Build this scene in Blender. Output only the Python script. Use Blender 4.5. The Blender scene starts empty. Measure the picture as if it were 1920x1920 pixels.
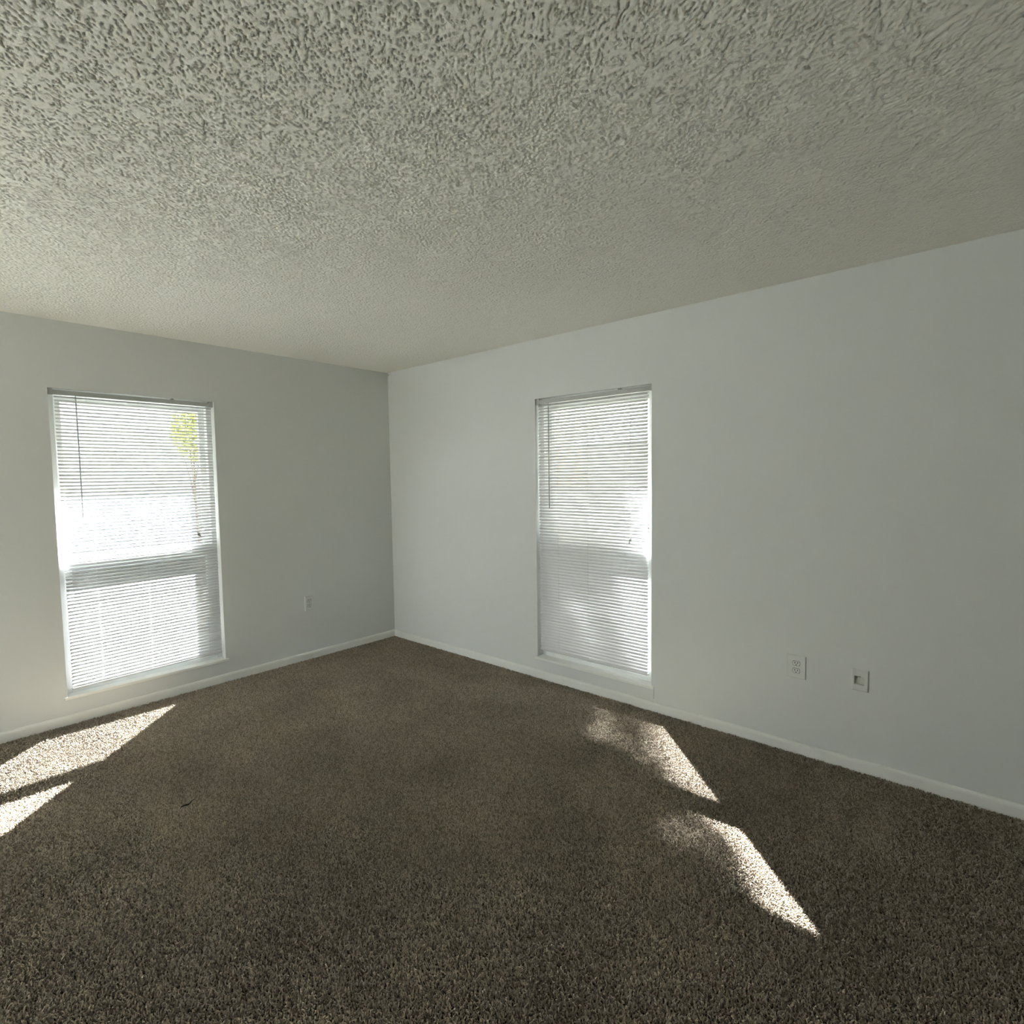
import bpy, bmesh, math, random
import numpy as np
from mathutils import Vector, Matrix

scene = bpy.context.scene
col = scene.collection

# ------------------------------------------------------------------ camera
YAW, PITCH, ROLL, FPX = 0.848, -0.0622, -0.0145, 1032.08
CAM = Vector((-3.0954, -4.2254, 1.4656))
fwd = Vector((math.sin(YAW) * math.cos(PITCH), math.cos(YAW) * math.cos(PITCH), math.sin(PITCH)))
rgt = Vector((math.cos(YAW), -math.sin(YAW), 0))
upv = rgt.cross(fwd)
r2 = math.cos(ROLL) * rgt + math.sin(ROLL) * upv
u2 = -math.sin(ROLL) * rgt + math.cos(ROLL) * upv
cd = bpy.data.cameras.new('camera')
cd.sensor_fit = 'HORIZONTAL'; cd.sensor_width = 36.0
cd.lens = FPX / 1920.0 * 36.0
cd.clip_start = 0.05; cd.clip_end = 400
cam = bpy.data.objects.new('camera', cd); col.objects.link(cam)
M = Matrix((r2, u2, -fwd)).transposed().to_4x4(); M.translation = CAM
cam.matrix_world = M
scene.camera = cam

# ------------------------------------------------------------------ sky, sun, exposure
SUN_EL = math.atan(0.793)
SUN_H = Vector((0.709, 0.705, 0))
world = bpy.data.worlds.new('sky'); scene.world = world
world.use_nodes = True
nt = world.node_tree; nt.nodes.clear()
wo = nt.nodes.new('ShaderNodeOutputWorld'); bg = nt.nodes.new('ShaderNodeBackground')
sky = nt.nodes.new('ShaderNodeTexSky')
sky.sky_type = 'NISHITA'; sky.sun_disc = False
sky.sun_elevation = SUN_EL; sky.sun_rotation = math.atan2(SUN_H.x, SUN_H.y)
sky.air_density = 1.0; sky.dust_density = 4.0; sky.ozone_density = 0.6
hsv = nt.nodes.new('ShaderNodeHueSaturation'); hsv.inputs['Saturation'].default_value = 0.75
nt.links.new(sky.outputs[0], hsv.inputs['Color'])
nt.links.new(hsv.outputs[0], bg.inputs[0]); nt.links.new(bg.outputs[0], wo.inputs[0])
bg.inputs[1].default_value = 0.40
sd = bpy.data.lights.new('sun', 'SUN'); sd.energy = 170.0; sd.angle = math.radians(0.53)
sd.color = (1.0, 1.0, 1.05)
sun = bpy.data.objects.new('sun', sd); col.objects.link(sun)
to_sun = Vector((SUN_H.x * math.cos(SUN_EL), SUN_H.y * math.cos(SUN_EL), math.sin(SUN_EL)))
sun.rotation_euler = to_sun.to_track_quat('Z', 'Y').to_euler()
sun.location = to_sun * 30

vs = scene.view_settings
vs.view_transform = 'Standard'; vs.look = 'None'; vs.gamma = 1.0; vs.use_curve_mapping = False
vs.exposure = 0.46
cy = scene.cycles
cy.max_bounces = 14; cy.diffuse_bounces = 10; cy.glossy_bounces = 4
cy.transparent_max_bounces = 24; cy.transmission_bounces = 8
cy.caustics_reflective = False; cy.caustics_refractive = False
cy.sample_clamp_indirect = 12.0
cy.use_denoising = True

random.seed(7)
rng = np.random.default_rng(11)

# ------------------------------------------------------------------ helpers
def tag(o, label=None, cat=None, group=None, kind=None):
    if label: o['label'] = label
    if cat: o['category'] = cat
    if group: o['group'] = group
    if kind: o['kind'] = kind
    return o

def empty(name, loc=(0, 0, 0), rz=0.0, parent=None):
    o = bpy.data.objects.new(name, None); col.objects.link(o)
    o.location = loc; o.rotation_euler = (0, 0, rz); o.empty_display_size = 0.1
    if parent: o.parent = parent
    return o

def link(name, me, mat, parent=None, smooth=False):
    if mat and not me.materials: me.materials.append(mat)
    o = bpy.data.objects.new(name, me); col.objects.link(o)
    if parent: o.parent = parent
    if smooth:
        for f in me.polygons: f.use_smooth = True
    return o

def obj(name, bm, mat, parent=None, smooth=False):
    me = bpy.data.meshes.new(name); bm.to_mesh(me); bm.free()
    return link(name, me, mat, parent, smooth)

def box(bm, x0, x1, y0, y1, z0, z1, bevel=0.0, seg=2):
    r = bmesh.ops.create_cube(bm, size=1.0)
    vs_ = r['verts']
    for v in vs_:
        v.co = Vector(((x0 + x1) / 2 + v.co.x * (x1 - x0), (y0 + y1) / 2 + v.co.y * (y1 - y0), (z0 + z1) / 2 + v.co.z * (z1 - z0)))
    if bevel > 0:
        ed = {e for v in vs_ for e in v.link_edges}
        bmesh.ops.bevel(bm, geom=list(ed), offset=bevel, segments=seg, affect='EDGES', profile=0.5)
    return bm

def tube(bm, pts, rad, n=8, caps=True):
    rings = []
    pts = [Vector(p) for p in pts]
    rads = rad if isinstance(rad, (list, tuple)) else [rad] * len(pts)
    ref = Vector((0.31, 0.87, 0.38))
    for i, p in enumerate(pts):
        d = (pts[min(i + 1, len(pts) - 1)] - pts[max(i - 1, 0)]).normalized()
        a = d.cross(ref)
        if a.length < 1e-3: a = d.cross(Vector((1, 0, 0)))
        a.normalize(); b = d.cross(a)
        rings.append([bm.verts.new(p + rads[i] * (math.cos(t) * a + math.sin(t) * b)) for t in [2 * math.pi * k / n for k in range(n)]])
    for i in range(len(rings) - 1):
        for k in range(n):
            bm.faces.new((rings[i][k], rings[i][(k + 1) % n], rings[i + 1][(k + 1) % n], rings[i + 1][k]))
    if caps:
        bm.faces.new(rings[0]); bm.faces.new(list(reversed(rings[-1])))
    return bm

def prism(bm, prof, axis_pts):
    """sweep a closed 2-D profile [(a, b)] given a function list of placement lambdas"""
    rings = [[bm.verts.new(f(a, b)) for a, b in prof] for f in axis_pts]
    n = len(prof)
    for i in range(len(rings) - 1):
        for k in range(n):
            bm.faces.new((rings[i][k], rings[i][(k + 1) % n], rings[i + 1][(k + 1) % n], rings[i + 1][k]))
    bm.faces.new(list(reversed(rings[0]))); bm.faces.new(rings[-1])
    bmesh.ops.recalc_face_normals(bm, faces=bm.faces[:])
    return bm

# ------------------------------------------------------------------ materials
MATS = {}
def mat(name, color, rough=0.6, spec=0.4, noise=0.0, nscale=8.0, bump=0.0, bscale=200.0, metal=0.0, bdist=0.002, color2=None, detail=3.0):
    if name in MATS: return MATS[name]
    m = bpy.data.materials.new(name); m.use_nodes = True
    t = m.node_tree; b = t.nodes['Principled BSDF']
    b.inputs['Roughness'].default_value = rough
    b.inputs['Specular IOR Level'].default_value = spec
    b.inputs['Metallic'].default_value = metal
    c = (*color, 1)
    tc = t.nodes.new('ShaderNodeNewGeometry')
    n1 = t.nodes.new('ShaderNodeTexNoise'); n1.inputs['Scale'].default_value = nscale; n1.inputs['Detail'].default_value = detail
    t.links.new(tc.outputs['Position'], n1.inputs['Vector'])
    mx = t.nodes.new('ShaderNodeMix'); mx.data_type = 'RGBA'
    mx.inputs[6].default_value = c
    c2 = color2 if color2 else tuple(max(0, x * (1 - noise)) for x in color)
    mx.inputs[7].default_value = (*c2, 1)
    t.links.new(n1.outputs['Fac'], mx.inputs[0]); t.links.new(mx.outputs[2], b.inputs['Base Color'])
    if bump > 0:
        n2 = t.nodes.new('ShaderNodeTexNoise'); n2.inputs['Scale'].default_value = bscale; n2.inputs['Detail'].default_value = 2.0
        t.links.new(tc.outputs['Position'], n2.inputs['Vector'])
        bp = t.nodes.new('ShaderNodeBump'); bp.inputs['Strength'].default_value = bump; bp.inputs['Distance'].default_value = bdist
        t.links.new(n2.outputs['Fac'], bp.inputs['Height']); t.links.new(bp.outputs[0], b.inputs['Normal'])
    MATS[name] = m
    return m

WALL = mat('wall_paint', (0.675, 0.69, 0.675), 0.75, 0.25, noise=0.03, nscale=1.5, bump=0.35, bscale=170.0, bdist=0.0015)
CEIL = mat('ceiling_stipple', (0.92, 0.91, 0.84), 0.9, 0.1, noise=0.05, nscale=1.2, bump=0.4, bscale=420.0, bdist=0.001)
TRIM = mat('trim_paint', (0.82, 0.825, 0.79), 0.45, 0.4, noise=0.04, nscale=3.0)
VINYL = mat('window_vinyl', (0.84, 0.86, 0.85), 0.4, 0.4, noise=0.03)
SLAT = mat('slat_vinyl', (0.70, 0.705, 0.71), 0.5, 0.3, noise=0.02)
def translucent(m, fac, c):
    t = m.node_tree; b = t.nodes['Principled BSDF']
    tl = t.nodes.new('ShaderNodeBsdfTranslucent'); tl.inputs[0].default_value = (*c, 1)
    ms = t.nodes.new('ShaderNodeMixShader'); ms.inputs[0].default_value = fac
    t.links.new(b.outputs[0], ms.inputs[1]); t.links.new(tl.outputs[0], ms.inputs[2]); t.links.new(ms.outputs[0], t.nodes['Material Output'].inputs[0])
translucent(SLAT, 0.10, (0.9, 0.9, 0.9))
RAIL = mat('rail_enamel', (0.45, 0.46, 0.445), 0.4, 0.4, noise=0.03)
CORD = mat('cord_cotton', (0.70, 0.70, 0.67), 0.9, 0.1, noise=0.1, nscale=300)
WAND = mat('wand_plastic', (0.30, 0.31, 0.29), 0.3, 0.5, noise=0.05)
TASSEL = mat('tassel_plastic', (0.32, 0.33, 0.31), 0.4, 0.4, noise=0.05)
PLATE = mat('plate_plastic', (0.67, 0.68, 0.655), 0.35, 0.5, noise=0.03, nscale=20)
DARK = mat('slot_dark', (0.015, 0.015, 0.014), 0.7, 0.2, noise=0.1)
RECESS = mat('recess_box', (0.68, 0.68, 0.64), 0.6, 0.3, noise=0.15, nscale=40)
BRASS = mat('jack_metal', (0.75, 0.73, 0.66), 0.3, 0.5, metal=0.7, noise=0.1)
FLAKE = mat('flake_paint', (0.70, 0.69, 0.62), 0.8, 0.2, noise=0.15, nscale=90)
SLAB = mat('carpet_backing', (0.085, 0.072, 0.052), 0.95, 0.05, noise=0.3, nscale=60)
CREASE = mat('crease_dark', (0.05, 0.045, 0.036), 0.95, 0.05, noise=0.3, nscale=200)
GRASS = mat('lawn_grass', (0.11, 0.115, 0.095), 0.95, 0.05, color2=(0.155, 0.152, 0.13), nscale=2.5, bump=0.8, bscale=60, bdist=0.02)
SIDING = mat('pale_siding', (0.58, 0.58, 0.63), 0.7, 0.2, noise=0.06, nscale=2)
SIDING2 = mat('tan_siding', (0.76, 0.72, 0.64), 0.7, 0.2, noise=0.06, nscale=2)
SHINGLE = mat('roof_shingle', (0.30, 0.32, 0.36), 0.9, 0.1, noise=0.25, nscale=9)
STUCCO = mat('stucco', (0.55, 0.53, 0.48), 0.9, 0.1, noise=0.08, nscale=4, bump=0.5, bscale=90)
SOFFIT = mat('soffit_paint', (0.60, 0.60, 0.55), 0.8, 0.2, noise=0.05)
BARK = mat('bark', (0.16, 0.12, 0.085), 0.95, 0.05, noise=0.4, nscale=18, bump=0.8, bscale=50, bdist=0.01)
LEAF = mat('leaf_green', (0.12, 0.20, 0.045), 0.6, 0.3, color2=(0.22, 0.28, 0.06), nscale=3)
LEAFY = mat('leaf_yellow', (0.40, 0.40, 0.15), 0.6, 0.3, color2=(0.28, 0.33, 0.13), nscale=3)
GLASSD = mat('dark_pane', (0.06, 0.07, 0.08), 0.08, 0.6, noise=0.2)

def make_glass():
    m = bpy.data.materials.new('window_glass'); m.use_nodes = True
    t = m.node_tree; t.nodes.clear()
    o = t.nodes.new('ShaderNodeOutputMaterial'); mx = t.nodes.new('ShaderNodeMixShader')
    tr = t.nodes.new('ShaderNodeBsdfTransparent'); gl = t.nodes.new('ShaderNodeBsdfGlossy'); lw = t.nodes.new('ShaderNodeLayerWeight')
    tr.inputs[0].default_value = (0.96, 0.98, 0.97, 1); gl.inputs['Roughness'].default_value = 0.02
    pw = t.nodes.new('ShaderNodeMath'); pw.operation = 'POWER'; pw.inputs[1].default_value = 5.0
    ma = t.nodes.new('ShaderNodeMath'); ma.operation = 'MULTIPLY_ADD'; ma.inputs[1].default_value = 0.8; ma.inputs[2].default_value = 0.04
    lw.inputs[0].default_value = 0.5
    t.links.new(lw.outputs['Facing'], pw.inputs[0]); t.links.new(pw.outputs[0], ma.inputs[0])
    t.links.new(ma.outputs[0], mx.inputs[0]); t.links.new(tr.outputs[0], mx.inputs[1]); t.links.new(gl.outputs[0], mx.inputs[2])
    t.links.new(mx.outputs[0], o.inputs[0])
    return m
GLASS = make_glass()

def make_screen():
    m = bpy.data.materials.new('screen_mesh'); m.use_nodes = True
    t = m.node_tree; t.nodes.clear()
    o = t.nodes.new('ShaderNodeOutputMaterial'); mx = t.nodes.new('ShaderNodeMixShader')
    tr = t.nodes.new('ShaderNodeBsdfTransparent'); df = t.nodes.new('ShaderNodeBsdfDiffuse')
    df.inputs[0].default_value = (0.06, 0.065, 0.065, 1); mx.inputs[0].default_value = 0.40
    t.links.new(tr.outputs[0], mx.inputs[1]); t.links.new(df.outputs[0], mx.inputs[2]); t.links.new(mx.outputs[0], o.inputs[0])
    return m
SCREEN = make_screen()

def make_carpet():
    m = bpy.data.materials.new('carpet_yarn'); m.use_nodes = True
    t = m.node_tree; b = t.nodes['Principled BSDF']
    b.inputs['Roughness'].default_value = 0.6; b.inputs['Specular IOR Level'].default_value = 0.35
    b.inputs['Sheen Weight'].default_value = 0.10; b.inputs['Sheen Roughness'].default_value = 0.45
    b.inputs['Sheen Tint'].default_value = (0.9, 0.88, 0.82, 1)
    g = t.nodes.new('ShaderNodeNewGeometry')
    cr = t.nodes.new('ShaderNodeValToRGB')
    e = cr.color_ramp.elements
    e[0].position = 0.0; e[0].color = (0.175, 0.138, 0.098, 1)
    e[1].position = 1.0; e[1].color = (0.60, 0.515, 0.40, 1)
    k = e.new(0.5); k.color = (0.37, 0.31, 0.23, 1)
    t.links.new(g.outputs['Random Per Island'], cr.inputs[0])
    n = t.nodes.new('ShaderNodeTexNoise'); n.inputs['Scale'].default_value = 2.2; n.inputs['Detail'].default_value = 4
    t.links.new(g.outputs['Position'], n.inputs['Vector'])
    rm = t.nodes.new('ShaderNodeMapRange'); rm.inputs[1].default_value = 0.3; rm.inputs[2].default_value = 0.7
    rm.inputs[3].default_value = 0.82; rm.inputs[4].default_value = 1.15  # shading of the pile lay put into the colour as broad noise
    t.links.new(n.outputs['Fac'], rm.inputs[0])
    mm = t.nodes.new('ShaderNodeMix'); mm.data_type = 'RGBA'; mm.blend_type = 'MULTIPLY'; mm.inputs[0].default_value = 1
    t.links.new(cr.outputs[0], mm.inputs[6]); t.links.new(rm.outputs[0], mm.inputs[7])
    t.links.new(mm.outputs[2], b.inputs['Base Color'])
    return m
CARPET = make_carpet()

# ------------------------------------------------------------------ room shell
RX, RY, H, T = -5.5, -5.5, 2.44, 0.20
FZ = -0.012                                   # carpet backing level, pile tops near z = 0

def cells(us, zs, holes):
    for i in range(len(us) - 1):
        for j in range(len(zs) - 1):
            uc, zc = (us[i] + us[i + 1]) / 2, (zs[j] + zs[j + 1]) / 2
            if not any(h[0] < uc < h[1] and h[2] < zc < h[3] for h in holes):
                yield us[i], us[i + 1], zs[j], zs[j + 1]

def wall(name, lo, hi, holes, place):
    us = sorted({lo, hi, *[h[0] for h in holes], *[h[1] for h in holes]})
    zs = sorted({-0.15, 2.75, *[h[2] for h in holes], *[h[3] for h in holes]})
    bm = bmesh.new()
    for a, b, c, d in cells(us, zs, holes):
        box(bm, *place(a, b), c, d)
    return tag(obj(name, bm, WALL), kind='structure')

LW = (-2.4359, -1.5148, 0.1675, 2.0388)       # left window: x0, x1, z0, z1
RW = (1.7279, 2.6379, 0.1532, 2.0233)         # right window: u0, u1 (u = -y), z0, z1
FILL_DOOR = (-5.25, -4.05, 0.10, 2.10)               # invented glazed door out of frame, added to let in fill light
ST = 0.018                                    # sill board thickness
wall('wall_left', RX - T, T, [(LW[0], LW[1], LW[2] - ST, LW[3]), FILL_DOOR], lambda a, b: (a, b, 0.0, T))
HOLE = (3.7262, 3.7690, 0.4285, 0.4722)
wall('wall_right', 0.0, -RY + T, [(RW[0], RW[1], RW[2] - ST, RW[3]), HOLE], lambda a, b: (0.0, T, -b, -a))
FILL_WINDOW = (-5.2, -3.9, 0.85, 2.10)                 # invented back-wall window behind the camera, added for fill light
wall('wall_back', RX - T, T, [FILL_WINDOW], lambda a, b: (a, b, RY - T, RY))
wall('wall_side', RY - T, 0.0, [], lambda a, b: (RX - T, RX, a, b))

bm = bmesh.new(); box(bm, RX, 0, RY, 0, -0.15, FZ)
floor = tag(obj('floor', bm, SLAB), kind='structure')

# carpet pile: one tile of leaning yarn tufts, repeated over the floor
def carpet_tile(S=0.5, pitch=0.0050):
    n = int(S / pitch); step = S / n
    gx, gy = np.meshgrid(np.arange(n), np.arange(n), indexing='ij')
    cx = (gx + 0.5 + rng.uniform(-0.42, 0.42, gx.shape)) * step - S / 2
    cyy = (gy + 0.5 + rng.uniform(-0.42, 0.42, gy.shape)) * step - S / 2
    def field(wl):
        f = np.fft.fft2(rng.normal(size=(n, n)))
        k = np.fft.fftfreq(n, step)
        kk = np.hypot(k[:, None], k[None, :])
        f = np.fft.ifft2(f * np.exp(-(kk * wl) ** 2 / 2)).real
        return f / f.std()
    ang = rng.uniform(0, 2 * np.pi, gx.shape)
    lx = 0.0034 * np.cos(ang) + 0.0030 * field(0.014)
    ly = 0.0034 * np.sin(ang) + 0.0030 * field(0.014)
    hh = 0.0095 + 0.0020 * field(0.011) + rng.uniform(-0.002, 0.002, gx.shape)
    cx, cyy, lx, ly, hh = [a.ravel() for a in (cx, cyy, lx, ly, hh)]
    hh = np.clip(hh, 0.004, 0.015)
    N = len(cx); nv = 10
    V = np.zeros((N, nv, 3))
    a0 = rng.uniform(0, 2 * np.pi, N); rad = rng.uniform(0.0021, 0.0031, N)
    for ring, (f, rs, tw) in enumerate([(0.0, 0.8, 0.0), (0.55, 1.0, 0.6), (0.90, 0.92, 1.2)]):
        for k in range(3):
            an = a0 + tw + k * 2 * np.pi / 3
            bend = f ** 1.6
            V[:, ring * 3 + k, 0] = cx + lx * bend + rad * rs * np.cos(an)
            V[:, ring * 3 + k, 1] = cyy + ly * bend + rad * rs * np.sin(an)
            V[:, ring * 3 + k, 2] = hh * f
    V[:, 9, 0] = cx + lx * 1.08; V[:, 9, 1] = cyy + ly * 1.08; V[:, 9, 2] = hh
    F = []
    for r in range(2):
        for k in range(3):
            a, b_, c, d = r * 3 + k, r * 3 + (k + 1) % 3, (r + 1) * 3 + (k + 1) % 3, (r + 1) * 3 + k
            F += [(a, b_, c), (a, c, d)]
    for k in range(3): F.append((6 + k, 6 + (k + 1) % 3, 9))
    F = np.array(F)
    faces = (F[None] + (np.arange(N) * nv)[:, None, None]).reshape(-1, 3)
    me = bpy.data.meshes.new('carpet_pile')
    fast_mesh(me, V.reshape(-1, 3), faces)
    return me

def fast_mesh(me, verts, faces, smooth=False):
    nf, k = faces.shape
    me.vertices.add(len(verts)); me.vertices.foreach_set('co', verts.astype(np.float32).ravel())
    me.loops.add(nf * k); me.loops.foreach_set('vertex_index', faces.astype(np.int32).ravel())
    me.polygons.add(nf); me.polygons.foreach_set('loop_start', (np.arange(nf) * k).astype(np.int32))
    if smooth: me.polygons.foreach_set('use_smooth', np.ones(nf, dtype=bool))
    me.update(calc_edges=True); me.validate()

pile = link('carpet_pile', carpet_tile(), CARPET, floor)
tag(pile, kind='stuff')
pile.location = (RX / 2, RY / 2, FZ)
gt = bpy.data.node_groups.new('pile_rows', 'GeometryNodeTree')
gt.interface.new_socket('Geometry', in_out='INPUT', socket_type='NodeSocketGeometry')
gt.interface.new_socket('Geometry', in_out='OUTPUT', socket_type='NodeSocketGeometry')
gi = gt.nodes.new('NodeGroupInput'); go = gt.nodes.new('NodeGroupOutput')
gg = gt.nodes.new('GeometryNodeMeshGrid')
gg.inputs['Size X'].default_value = -RX - 0.5; gg.inputs['Size Y'].default_value = -RY - 0.5
gg.inputs['Vertices X'].default_value = 11; gg.inputs['Vertices Y'].default_value = 11
gip = gt.nodes.new('GeometryNodeInstanceOnPoints')
rv = gt.nodes.new('FunctionNodeRandomValue'); rv.data_type = 'INT'
rv.inputs[4].default_value = 0; rv.inputs[5].default_value = 3
mu = gt.nodes.new('ShaderNodeMath'); mu.operation = 'MULTIPLY'; mu.inputs[1].default_value = math.pi / 2
cx_ = gt.nodes.new('ShaderNodeCombineXYZ')
gt.links.new(gg.outputs['Mesh'], gip.inputs['Points']); gt.links.new(gi.outputs[0], gip.inputs['Instance'])
gt.links.new(rv.outputs[2], mu.inputs[0]); gt.links.new(mu.outputs[0], cx_.inputs[2]); gt.links.new(cx_.outputs[0], gip.inputs['Rotation'])
gt.links.new(gip.outputs[0], go.inputs[0])
pile.modifiers.new('rows', 'NODES').node_group = gt

# ceiling: stippled texture coat as a real height field, plain beyond it
def ceiling_mesh(x0=-3.9, y0=-4.8, g=0.0045):
    nx, ny = int(-x0 / g), int(-y0 / g)
    sx, sy = -x0 / nx, -y0 / ny
    def field(lo, hi):
        f = np.fft.fft2(rng.normal(size=(nx + 1, ny + 1)))
        kx = np.fft.fftfreq(nx + 1, sx); ky = np.fft.fftfreq(ny + 1, sy)
        kk = np.hypot(kx[:, None], ky[None, :]) + 1e-9
        w = np.exp(-(kk * lo) ** 2) - np.exp(-(kk * hi) ** 2)
        f = np.fft.ifft2(f * w).real
        return f / f.std()
    n1 = field(0.0064, 0.0155); n2 = field(0.05, 0.4); n3 = field(0.004, 0.02)
    t = np.clip((n1 + 0.12 * n2 - 0.95) / 0.45, 0, 1)
    pit = t * t * (3 - 2 * t)
    h = 0.0060 * pit - 0.0004 * n3
    X = np.linspace(x0, 0, nx + 1); Y = np.linspace(y0, 0, ny + 1)
    V = np.stack([np.broadcast_to(X[:, None], h.shape), np.broadcast_to(Y[None, :], h.shape), H - 0.001 + h], -1).reshape(-1, 3)
    i, j = np.meshgrid(np.arange(nx), np.arange(ny), indexing='ij')
    a = (i * (ny + 1) + j).ravel(); b = a + (ny + 1); c = b + 1; d = a + 1
    me = bpy.data.meshes.new('ceiling')
    V2 = np.array([(RX, RY, H), (x0, RY, H), (x0, y0, H), (x0, 0, H), (RX, 0, H), (0, RY, H), (0, y0, H)])
    o = len(V)
    extra = np.array([(o, o + 4, o + 3, o + 1), (o + 1, o + 2, o + 6, o + 5)])
    fast_mesh(me, np.vstack([V, V2]), np.vstack([np.stack([a, d, c, b], -1), extra]), smooth=True)
    return me
tag(link('ceiling', ceiling_mesh(), CEIL), kind='structure')

# baseboards
def baseboard(name, p0, p1, n):
    prof = [(0.0, FZ), (0.013, FZ), (0.013, 0.040), (0.0115, 0.048), (0.008, 0.0535), (0.003, 0.056), (0.0, 0.056)]
    p0, p1, n = Vector(p0), Vector(p1), Vector(n)
    bm = prism(bmesh.new(), prof, [lambda a, b: p0 + n * a + Vector((0, 0, b)), lambda a, b: p1 + n * a + Vector((0, 0, b))])
    return tag(obj(name, bm, TRIM), kind='structure')
baseboard('baseboard_left', (RX, 0, 0), (0, 0, 0), (0, -1, 0))
baseboard('baseboard_right', (0, 0, 0), (0, RY, 0), (-1, 0, 0))

# ------------------------------------------------------------------ windows (local: u along wall, v outward, z up from the sill)
def window_unit(name, loc, rz, w, h, apron):
    r = tag(empty(name, loc, rz), kind='structure')
    hw = w / 2
    bm = bmesh.new(); V0, V1, fw = 0.060, 0.150, 0.034
    box(bm, -hw, -hw + fw, V0, V1, 0, h, 0.002); box(bm, hw - fw, hw, V0, V1, 0, h, 0.002)
    box(bm, -hw + fw, hw - fw, V0, V1, 0, 0.028, 0.002); box(bm, -hw + fw, hw - fw, V0, V1, h - fw, h, 0.002)
    obj('window_frame', bm, VINYL, r)
    mz = 0.955 * h / 1.871 - 0.155
    def sash(nm, va, vb, za, zb, bot, top):
        bm = bmesh.new(); s = 0.038; a, b = -hw + fw, hw - fw
        box(bm, a, a + s, va, vb, za, zb, 0.002); box(bm, b - s, b, va, vb, za, zb, 0.002)
        box(bm, a + s, b - s, va, vb, za, za + bot, 0.002); box(bm, a + s, b - s, va, vb, zb - top, zb, 0.002)
        so = obj(nm, bm, VINYL, r)
        bm = bmesh.new(); box(bm, a + s - .004, b - s + .004, (va + vb) / 2 - .002, (va + vb) / 2 + .002, za + bot - .004, zb - top + .004)
        obj('glass_pane', bm, GLASS, so)
    rail = 0.87 - (loc[2] - 0.16)
    sash('lower_sash', 0.066, 0.098, 0.028, rail - 0.05 + 0.04, 0.055, 0.062)
    sash('upper_sash', 0.104, 0.136, rail - 0.10, h - fw, 0.062, 0.038)
    bm = bmesh.new(); box(bm, -hw + fw, hw - fw, 0.1440, 0.1448, 0.028, rail - 0.03)
    obj('insect_screen', bm, SCREEN, r)
    bm = bmesh.new()
    box(bm, -hw, hw, -0.001, V0 + 0.02, -ST, 0.0)
    box(bm, -hw - 0.016, hw + 0.020, -0.013, 0.0, -ST, 0.0, 0.003)
    obj('window_sill', bm, TRIM, r)
    if apron:
        bm = bmesh.new(); box(bm, -hw - 0.012, hw + 0.017, -0.006, 0.0, -ST - 0.062, -ST, 0.0015)
        obj('sill_apron', bm, WALL, r)
    return r
WLc = ((LW[0] + LW[1]) / 2, 0.0, LW[2]); WLw, WLh = LW[1] - LW[0], LW[3] - LW[2]
WRc = (0.0, -(RW[0] + RW[1]) / 2, RW[2]); WRw, WRh = RW[1] - RW[0], RW[3] - RW[2]
window_unit('window_1', WLc, 0.0, WLw, WLh, False)
window_unit('window_2', WRc, -math.pi / 2, WRw, WRh, True)

# unit of the added, unseen glazed door that brightens the room
d = tag(empty('added_fill_door', ((FILL_DOOR[0] + FILL_DOOR[1]) / 2, 0, FILL_DOOR[2])), kind='structure')
dw, dh = (FILL_DOOR[1] - FILL_DOOR[0]) / 2, FILL_DOOR[3] - FILL_DOOR[2]
bm = bmesh.new(); f = 0.05
box(bm, -dw, -dw + f, .06, .15, 0, dh); box(bm, dw - f, dw, .06, .15, 0, dh)
box(bm, -dw + f, dw - f, .06, .15, 0, f); box(bm, -dw + f, dw - f, .06, .15, dh - f, dh)
obj('fill_door_frame', bm, VINYL, d)
for a, b in ((-dw + f, dw - f),):
    bm = bmesh.new(); box(bm, a, b, .10, .106, f, dh - f); obj('glass_pane', bm, GLASS, d)

sw = tag(empty('added_fill_window', ((FILL_WINDOW[0] + FILL_WINDOW[1]) / 2, RY, FILL_WINDOW[2]), math.pi), kind='structure')  # unseen window unit, added to lift the left wall with extra daylight
wh, hh3 = (FILL_WINDOW[1] - FILL_WINDOW[0]) / 2, FILL_WINDOW[3] - FILL_WINDOW[2]
bm = bmesh.new()
box(bm, -wh, -wh + f, .06, .15, 0, hh3); box(bm, wh - f, wh, .06, .15, 0, hh3); box(bm, -wh + f, wh - f, .06, .15, 0, f); box(bm, -wh + f, wh - f, .06, .15, hh3 - f, hh3)
obj('window_frame', bm, VINYL, sw)
bm = bmesh.new(); box(bm, -wh + f, wh - f, .10, .106, f, hh3 - f); obj('glass_pane', bm, GLASS, sw)

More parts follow.
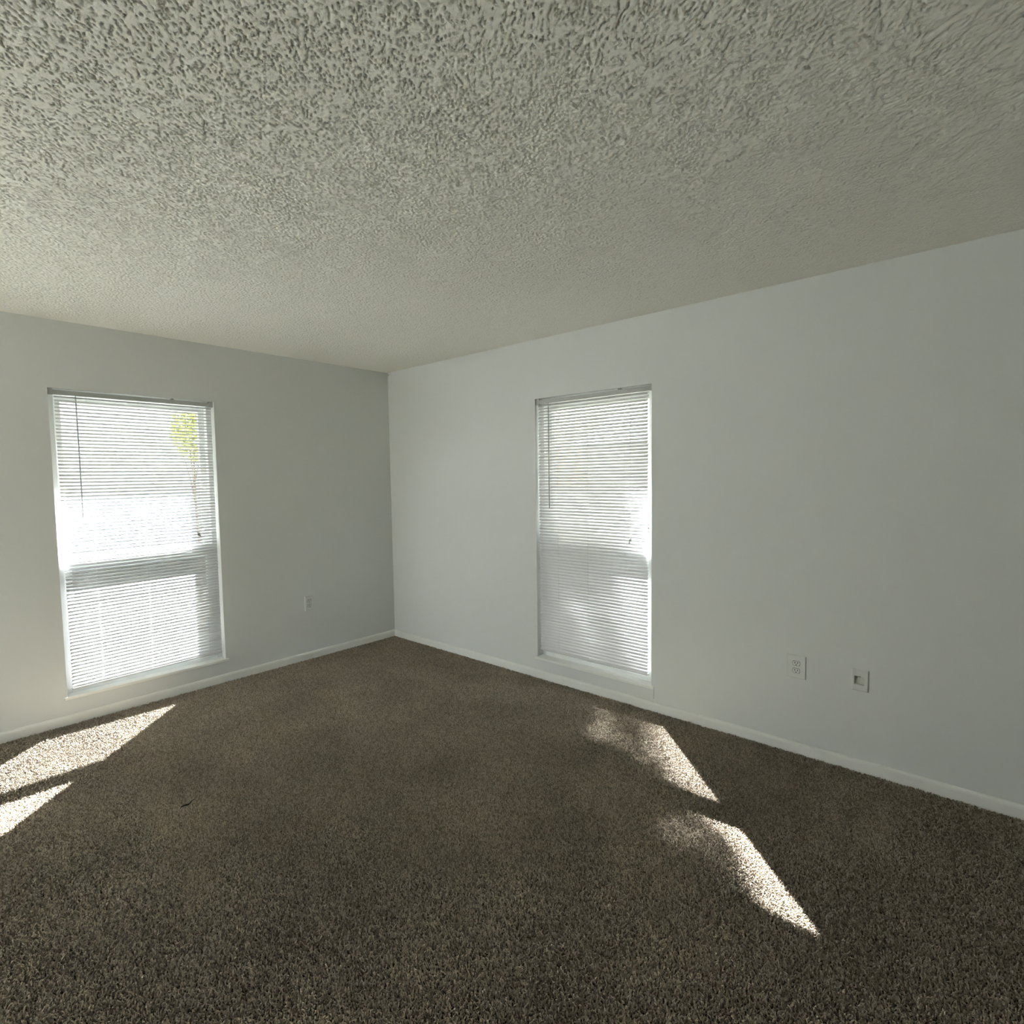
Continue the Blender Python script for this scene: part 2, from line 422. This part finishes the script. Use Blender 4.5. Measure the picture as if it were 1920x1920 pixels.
# ------------------------------------------------------------------ mini blinds
def mini_blind(loc, rz, w, h, ua, ub, zr, tilt, wand_u, wand_z, cord_u, cord_zs, ladders, clip_u, label, dz=0.0):
    """ua..ub: slat ends; zr: underside of bottom rail; all relative to the opening"""
    r = tag(empty('mini_blind', loc, rz), label, 'blind')
    hw = w / 2; vc = 0.030
    top = h - 0.009
    bm = bmesh.new(); box(bm, -hw + 0.004, hw - 0.004, vc - 0.0135, vc + 0.0135, top - 0.027, top, 0.0015)
    hr = obj('headrail', bm, RAIL, r)
    for s in (-1, 1):
        bm = bmesh.new(); a, b = sorted((s * (hw - 0.0005), s * (hw - 0.026)))
        box(bm, a, b, vc - 0.0165, vc + 0.016, top - 0.031, h - 0.0003, 0.0012)
        obj('mounting_bracket', bm, RAIL, hr)
    bm = bmesh.new(); box(bm, clip_u - 0.007, clip_u + 0.007, vc - 0.0155, vc + 0.0155, top - 0.001, h - 0.0003, 0.0006)
    obj('support_clip', bm, TASSEL, hr)
    L = ub - ua; uc = (ua + ub) / 2
    bm = bmesh.new(); box(bm, ua, ub, vc - 0.0125, vc + 0.0125, zr, zr + 0.012, 0.004, 3)
    br = obj('bottom_rail', bm, SLAT, r); br.rotation_euler = (0, math.atan2(-dz, L), 0)
    z_lo, z_hi = zr + 0.012 + 0.010, top - 0.027 - 0.012
    n = int(round((z_hi - z_lo) / 0.0213)); 
    # one curved enamelled slat, shared by all
    K = 8; hwid = 0.0125; th = 0.00045
    prof = []
    for k in range(K + 1):
        s = -hwid + 2 * hwid * k / K
        prof.append((s, 0.0032 * (1 - (s / hwid) ** 2)))
    ring = prof + [(s, z - th) for s, z in reversed(prof)]
    bm = prism(bmesh.new(), ring, [lambda a, b: Vector((-L / 2, a, b)), lambda a, b: Vector((L / 2, a, b))])
    me = bpy.data.meshes.new('slat'); bm.to_mesh(me); bm.free(); me.materials.append(SLAT)
    for p_ in me.polygons: p_.use_smooth = False
    for i in range(n + 1):
        f = i / n
        o = bpy.data.objects.new('slat', me); col.objects.link(o); o.parent = r
        o.location = (uc + random.uniform(-.0012, .0012), vc, z_lo + (z_hi - z_lo) * f)
        o.rotation_euler = (tilt[0] + (tilt[1] - tilt[0]) * f + math.radians(random.gauss(0, 0.8)), math.atan2(-dz, L) * (1 - f) + math.radians(random.gauss(0, 0.03)), 0)
    for u in ladders:
        bm = bmesh.new(); c = hwid * math.cos((tilt[0] + tilt[1]) / 2) + 0.0008
        for v in (vc - c, vc + c): tube(bm, [(u, v, zr + 0.012), (u, v, top - 0.027)], 0.0006, 5)
        obj('ladder_cord', bm, CORD, r)
    bm = bmesh.new(); vw = vc - 0.0225
    tube(bm, [(wand_u, vc - 0.013, top - 0.022), (wand_u, vw, top - 0.026), (wand_u, vw, top - 0.036)], 0.0016, 6)
    wa = obj('wand_hook', bm, TASSEL, r)
    bm = bmesh.new(); tube(bm, [(wand_u, vw, top - 0.034), (wand_u + 0.001, vw - 0.001, (top + wand_z) / 2), (wand_u, vw, wand_z)], 0.0030, 6)
    obj('tilt_wand', bm, WAND, r)
    for k, cz in enumerate(cord_zs):
        u = cord_u + (k - 0.5) * 0.011
        bm = bmesh.new(); tube(bm, [(cord_u, vw + 0.004, top - 0.024), (cord_u + (u - cord_u) * .5, vw, (top + cz) / 2), (u, vw - 0.001, cz + 0.014)], 0.0008, 5)
        lc = obj('lift_cord', bm, CORD, r)
        bm = bmesh.new(); tube(bm, [(u, vw - 0.001, cz + 0.018), (u, vw - 0.001, cz + 0.010), (u, vw - 0.001, cz - 0.008), (u, vw - 0.001, cz - 0.012)], [0.0022, 0.0034, 0.0068, 0.0062], 10)
        obj('tassel', bm, TASSEL, lc)
    return r
cu = WLc[0]
mini_blind(WLc, 0.0, WLw, WLh, -2.404 - cu, -1.528 - cu, 0.203 - LW[2], (math.radians(40), math.radians(25)),
           -2.303 - cu, 1.262 - LW[2], -1.652 - cu, [1.100 - LW[2], 1.094 - LW[2]], (-2.246 - cu, -1.97 - cu, -1.611 - cu), -1.771 - cu,
           'white mini blind with slats tilted half open, yellow leaves showing through', dz=0.018)
cu = -WRc[1]
mini_blind(WRc, -math.pi / 2, WRw, WRh, 1.738 - cu, 2.600 - cu, 0.201 - RW[2], (math.radians(53), math.radians(48)),
           1.843 - cu, 1.248 - RW[2], 2.487 - cu, [1.049 - RW[2], 1.063 - RW[2]], (1.908 - cu, 2.157 - cu, 2.437 - cu), 2.402 - cu,
           'white mini blind with slats turned nearly shut, on the wall with the cable plate')

# ------------------------------------------------------------------ wall plates (local: u right, v into wall, z up)
def plate_mesh(w, h, t, hole=None):
    bm = bmesh.new(); s = 0.0045
    def ring(hw_, hh_, v): return [bm.verts.new((x * hw_, v, z * hh_)) for x, z in ((-1, -1), (1, -1), (1, 1), (-1, 1))]
    rings = [ring(w / 2, h / 2, 0), ring(w / 2, h / 2, -t * 0.45), ring(w / 2 - s * .45, h / 2 - s * .45, -t * 0.85), ring(w / 2 - s, h / 2 - s, -t)]
    if hole:
        a, b, c, d_ = hole
        for v in (-t, 0.0): rings.append([bm.verts.new((x, v, z)) for x, z in ((a, c), (b, c), (b, d_), (a, d_))])
    for A, B in zip(rings[:-1], rings[1:]):
        for k in range(4): bm.faces.new((A[k], A[(k + 1) % 4], B[(k + 1) % 4], B[k]))
    if not hole: bm.faces.new(rings[-1])
    bmesh.ops.recalc_face_normals(bm, faces=bm.faces[:])
    return bm

def outlet(loc, rz, w, h, label):
    r = tag(empty('wall_outlet', loc, rz), label, 'outlet'); t = 0.0085
    obj('cover_plate', plate_mesh(w, h, t), PLATE, r)
    bm = bmesh.new(); tube(bm, [(0, -t + .001, 0), (0, -t - 0.0010, 0)], 0.0032, 10); obj('screw', bm, PLATE, r)
    for s in (1, -1):
        zc = s * 0.0195; bm = bmesh.new(); pr = []
        for k in range(24):
            a = 2 * math.pi * k / 24
            pr.append((0.0172 * math.cos(a), max(-0.0118, min(0.0118, 0.0172 * math.sin(a)))))
        prism(bm, pr, [lambda a, b: Vector((a, -t + 0.001, zc + b)), lambda a, b: Vector((a, -t - 0.0016, zc + b))])
        fc = obj('receptacle', bm, PLATE, r)
        # shadow painted as a dark groove round the receptacle
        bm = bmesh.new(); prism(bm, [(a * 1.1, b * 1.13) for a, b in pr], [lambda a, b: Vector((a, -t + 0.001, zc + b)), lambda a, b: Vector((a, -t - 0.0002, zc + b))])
        obj('shade_ring', bm, DARK, fc)
        for du, hh_ in ((-0.0064, 0.0046), (0.0064, 0.0038)):
            bm = bmesh.new(); box(bm, du - 0.0016, du + 0.0016, -t - 0.0019, -t, zc + 0.0032 - hh_, zc + 0.0032 + hh_); obj('slot', bm, DARK, fc)
        bm = bmesh.new(); tube(bm, [(0, -t, zc - 0.0072), (0, -t - 0.0019, zc - 0.0072)], 0.0028, 8); obj('ground_hole', bm, DARK, fc)
    return r
outlet((-0.849, 0, 0.459), 0.0, 0.0765, 0.122, 'white duplex outlet on the wall between the half-open blind and the room corner')
outlet((0, -3.466, 0.4578), -math.pi / 2, 0.089, 0.1215, 'larger white duplex outlet beside the cable plate')
uc_, zc_ = 3.7506, 0.4524
r = tag(empty('cable_plate', (0, -uc_, zc_), -math.pi / 2), 'white cable wall plate with a square open recess', 'wall plate')
hl = (HOLE[0] - uc_, HOLE[1] - uc_, HOLE[2] - zc_, HOLE[3] - zc_)
obj('cover_plate', plate_mesh(0.0716, 0.108, 0.0075, hl), PLATE, r)
bm = bmesh.new(); e = 0.003; dp = 0.012
box(bm, hl[0] - 0.0, hl[0] + 0.0008, -0.004, dp, hl[2], hl[3]); box(bm, hl[1] - 0.0008, hl[1], -0.004, dp, hl[2], hl[3])
box(bm, hl[0], hl[1], -0.004, dp, hl[2], hl[2] + 0.0008); box(bm, hl[0], hl[1], -0.004, dp, hl[3] - 0.0008, hl[3])
box(bm, hl[0], hl[1], dp, dp + 0.002, hl[2], hl[3])
obj('recess', bm, RECESS, r)
bm = bmesh.new(); tube(bm, [(hl[0] + 0.0135, 0.004, hl[3] - 0.001), (hl[0] + 0.0135, 0.004, hl[3] - 0.0085)], 0.0042, 10)
jk = obj('jack', bm, BRASS, r)
bm = bmesh.new(); box(bm, hl[0] + 0.001, hl[0] + 0.026, 0.003, 0.0115, hl[3] - 0.0055, hl[3] - 0.0008); obj('jack_socket', bm, DARK, jk)

# ------------------------------------------------------------------ small things
bm = bmesh.new(); ps = []
for k in range(9):
    a = k / 8 * 3.6
    ps.append((-0.030 + 0.0052 * k + 0.004 * math.sin(a), -0.022 + 0.001 * k, 2.4365 - 0.020 * abs(math.sin(a * 0.9))))
rows = [[bm.verts.new((p[0], p[1] + s * 0.007, p[2] + q)) for s, q in ((-1, 0), (1, -0.004), (1, -0.0052), (-1, -0.0012))] for p in ps]
for A, B in zip(rows[:-1], rows[1:]):
    for k in range(4): bm.faces.new((A[k], A[(k + 1) % 4], B[(k + 1) % 4], B[k]))
bm.faces.new(rows[0]); bm.faces.new(list(reversed(rows[-1]))); bmesh.ops.recalc_face_normals(bm, faces=bm.faces[:])
tag(obj('paint_flake', bm, FLAKE), 'small curled flake of loose paint in the ceiling corner', 'paint flake')

def crease(x, y, ln, ang, label):  # thin dark tube laid for a dark crease in the carpet
    bm = bmesh.new(); c, s = math.cos(ang), math.sin(ang); pts = []
    for k in range(8):
        f_ = k / 7 - .5; q = 0.006 * math.sin(k * 1.3)
        pts.append((f_ * ln * c - q * s, f_ * ln * s + q * c, 0.0015 + 0.0015 * math.sin(k)))
    tube(bm, pts, [0.001, 0.002, 0.0032, 0.0036, 0.003, 0.0025, 0.0018, 0.001], 6)
    o = obj('carpet_crease', bm, CREASE); o.location = (x, y, 0)
    tag(o, label, 'carpet snag')
crease(-2.268, -1.497, 0.075, 0.35, 'dark strand for a snag in the carpet in front of the half-open blind')

# ------------------------------------------------------------------ outdoors
bm = bmesh.new(); bmesh.ops.create_grid(bm, x_segments=2, y_segments=2, size=45)
g = tag(obj('ground', bm, GRASS), kind='structure'); g.location = (0, 0, -0.16)
# roof overhang along both outside walls
bm = bmesh.new(); ov = 0.80
box(bm, RX - 1, T + ov, T, T + ov, 2.46, 2.60); box(bm, T, T + ov, RY - 1, T, 2.46, 2.60)
tag(obj('roof_eave', bm, SOFFIT), kind='structure')
bm = bmesh.new(); box(bm, RX - T, T, RY - T, T, 2.62, 2.75)
tag(obj('roof', bm, SOFFIT), kind='structure')

def house(loc, rz, w, dpt, h, sid, label, wins):
    r = tag(empty('neighbor_house', loc, rz), label, 'house')
    bm = bmesh.new(); box(bm, -w / 2, w / 2, 0, dpt, 0, h)
    for k in range(int(h / 0.2)):
        z = k * 0.2
        box(bm, -w / 2 - .012, w / 2 + .012, -0.012, 0.0, z + 0.008, z + 0.19)
    obj('wall', bm, sid, r)
    bm = bmesh.new(); o = 0.5
    pts = [(-o, h), (dpt + o, h), (dpt / 2, h + dpt * 0.28)]
    prism(bm, pts, [lambda a, b: Vector((-w / 2 - o, a, b)), lambda a, b: Vector((w / 2 + o, a, b))])
    obj('roof', bm, SHINGLE, r)
    for a, b, c, e_ in wins:
        bm = bmesh.new(); box(bm, a, b, -0.04, 0.02, c, e_, 0.01); f_ = obj('window', bm, TRIM, r)
        bm = bmesh.new(); box(bm, a + .08, b - .08, -0.05, 0.0, c + .08, e_ - .08); obj('pane', bm, GLASSD, f_)
    return r
house((0.5, 8.5, -0.16), 0.0, 12.0, 6.0, 3.4, SIDING, 'pale sided house with a grey roof beyond the half-open blind', [(2.6, 3.8, .9, 2.1)])
house((14.0, 2.5, -0.16), -math.pi / 2, 9.0, 6.0, 2.7, SIDING2, 'tan sided house with a grey roof beyond the nearly shut blind', [(2.6, 3.8, .9, 2.1)])

def tree(loc, h, crown, nleaf, lm, size, label, seed, more=()):
    rs = random.Random(seed)
    r = tag(empty('tree', loc), label, 'tree')
    bm = bmesh.new(); cxx, cyy, czz, rx, ry, rz_ = crown
    k0 = h / 3.6 if h > 3 else 0.2; tube(bm, [(0, 0, 0), (0.03, 0.02, h * .35), (cxx * .6, cyy * .6, h * .7), (cxx, cyy, czz)], [0.11 * k0, 0.085 * k0, 0.06 * k0, 0.025 * k0], 9)
    tr = obj('trunk', bm, BARK, r, True)
    for k in range(7):
        a = rs.uniform(0, 6.28); e_ = Vector((cxx + rx * .7 * math.cos(a), cyy + ry * .7 * math.sin(a), czz + rz_ * rs.uniform(-.6, .6)))
        bm = bmesh.new(); s = Vector((cxx * .6, cyy * .6, h * rs.uniform(.7, .95)))
        tube(bm, [s, (s + e_) / 2 + Vector((0, 0, .08)), e_], [0.03 * k0, 0.02 * k0, 0.008 * k0], 6); obj('branch', bm, BARK, r, True)
    V = []; F = []
    for cx0, cy0, cz0, ex, ey, ez, nn_ in [(*crown, nleaf), *more]:
        for k in range(nn_):
            while True:
                p = Vector((rs.uniform(-1, 1), rs.uniform(-1, 1), rs.uniform(-1, 1)))
                if p.length < 1: break
            c = Vector((cx0 + p.x * ex, cy0 + p.y * ey, cz0 + p.z * ez))
            ax = Vector((rs.gauss(0, 1), rs.gauss(0, 1), rs.gauss(0, .6))).normalized()
            bx_ = ax.cross(Vector((rs.gauss(0, 1), rs.gauss(0, 1), rs.gauss(0, 1)))).normalized(); nn = ax.cross(bx_)
            s = size * rs.uniform(.7, 1.2); i = len(V)
            V += [c - ax * s, c + bx_ * s * .42 + nn * s * .12, c + ax * s, c - bx_ * s * .42 + nn * s * .12]
            F += [(i, i + 1, i + 2), (i, i + 2, i + 3)]
    me = bpy.data.meshes.new('foliage'); me.from_pydata([tuple(v) for v in V], [], F); me.update()
    fo = link('foliage', me, lm, r); tag(fo, kind='stuff')
    return r
tree((6.53, 5.53, -0.16), 7.0, (0.0, 0.0, 8.35, 1.2, 1.2, 1.1), 7600, LEAF, 0.06, 'tall slender green tree standing outside the nearly shut blind', 3, [(0.10, -0.10, 9.42, 1.0, 1.0, 0.58, 9500)])
tree((-0.34, 3.9, -0.16), 1.7, (0.0, 0.0, 2.30, 0.27, 0.27, 0.40), 900, LEAFY, 0.045, 'small yellow-leaved tree standing outside the half-open blind', 5)
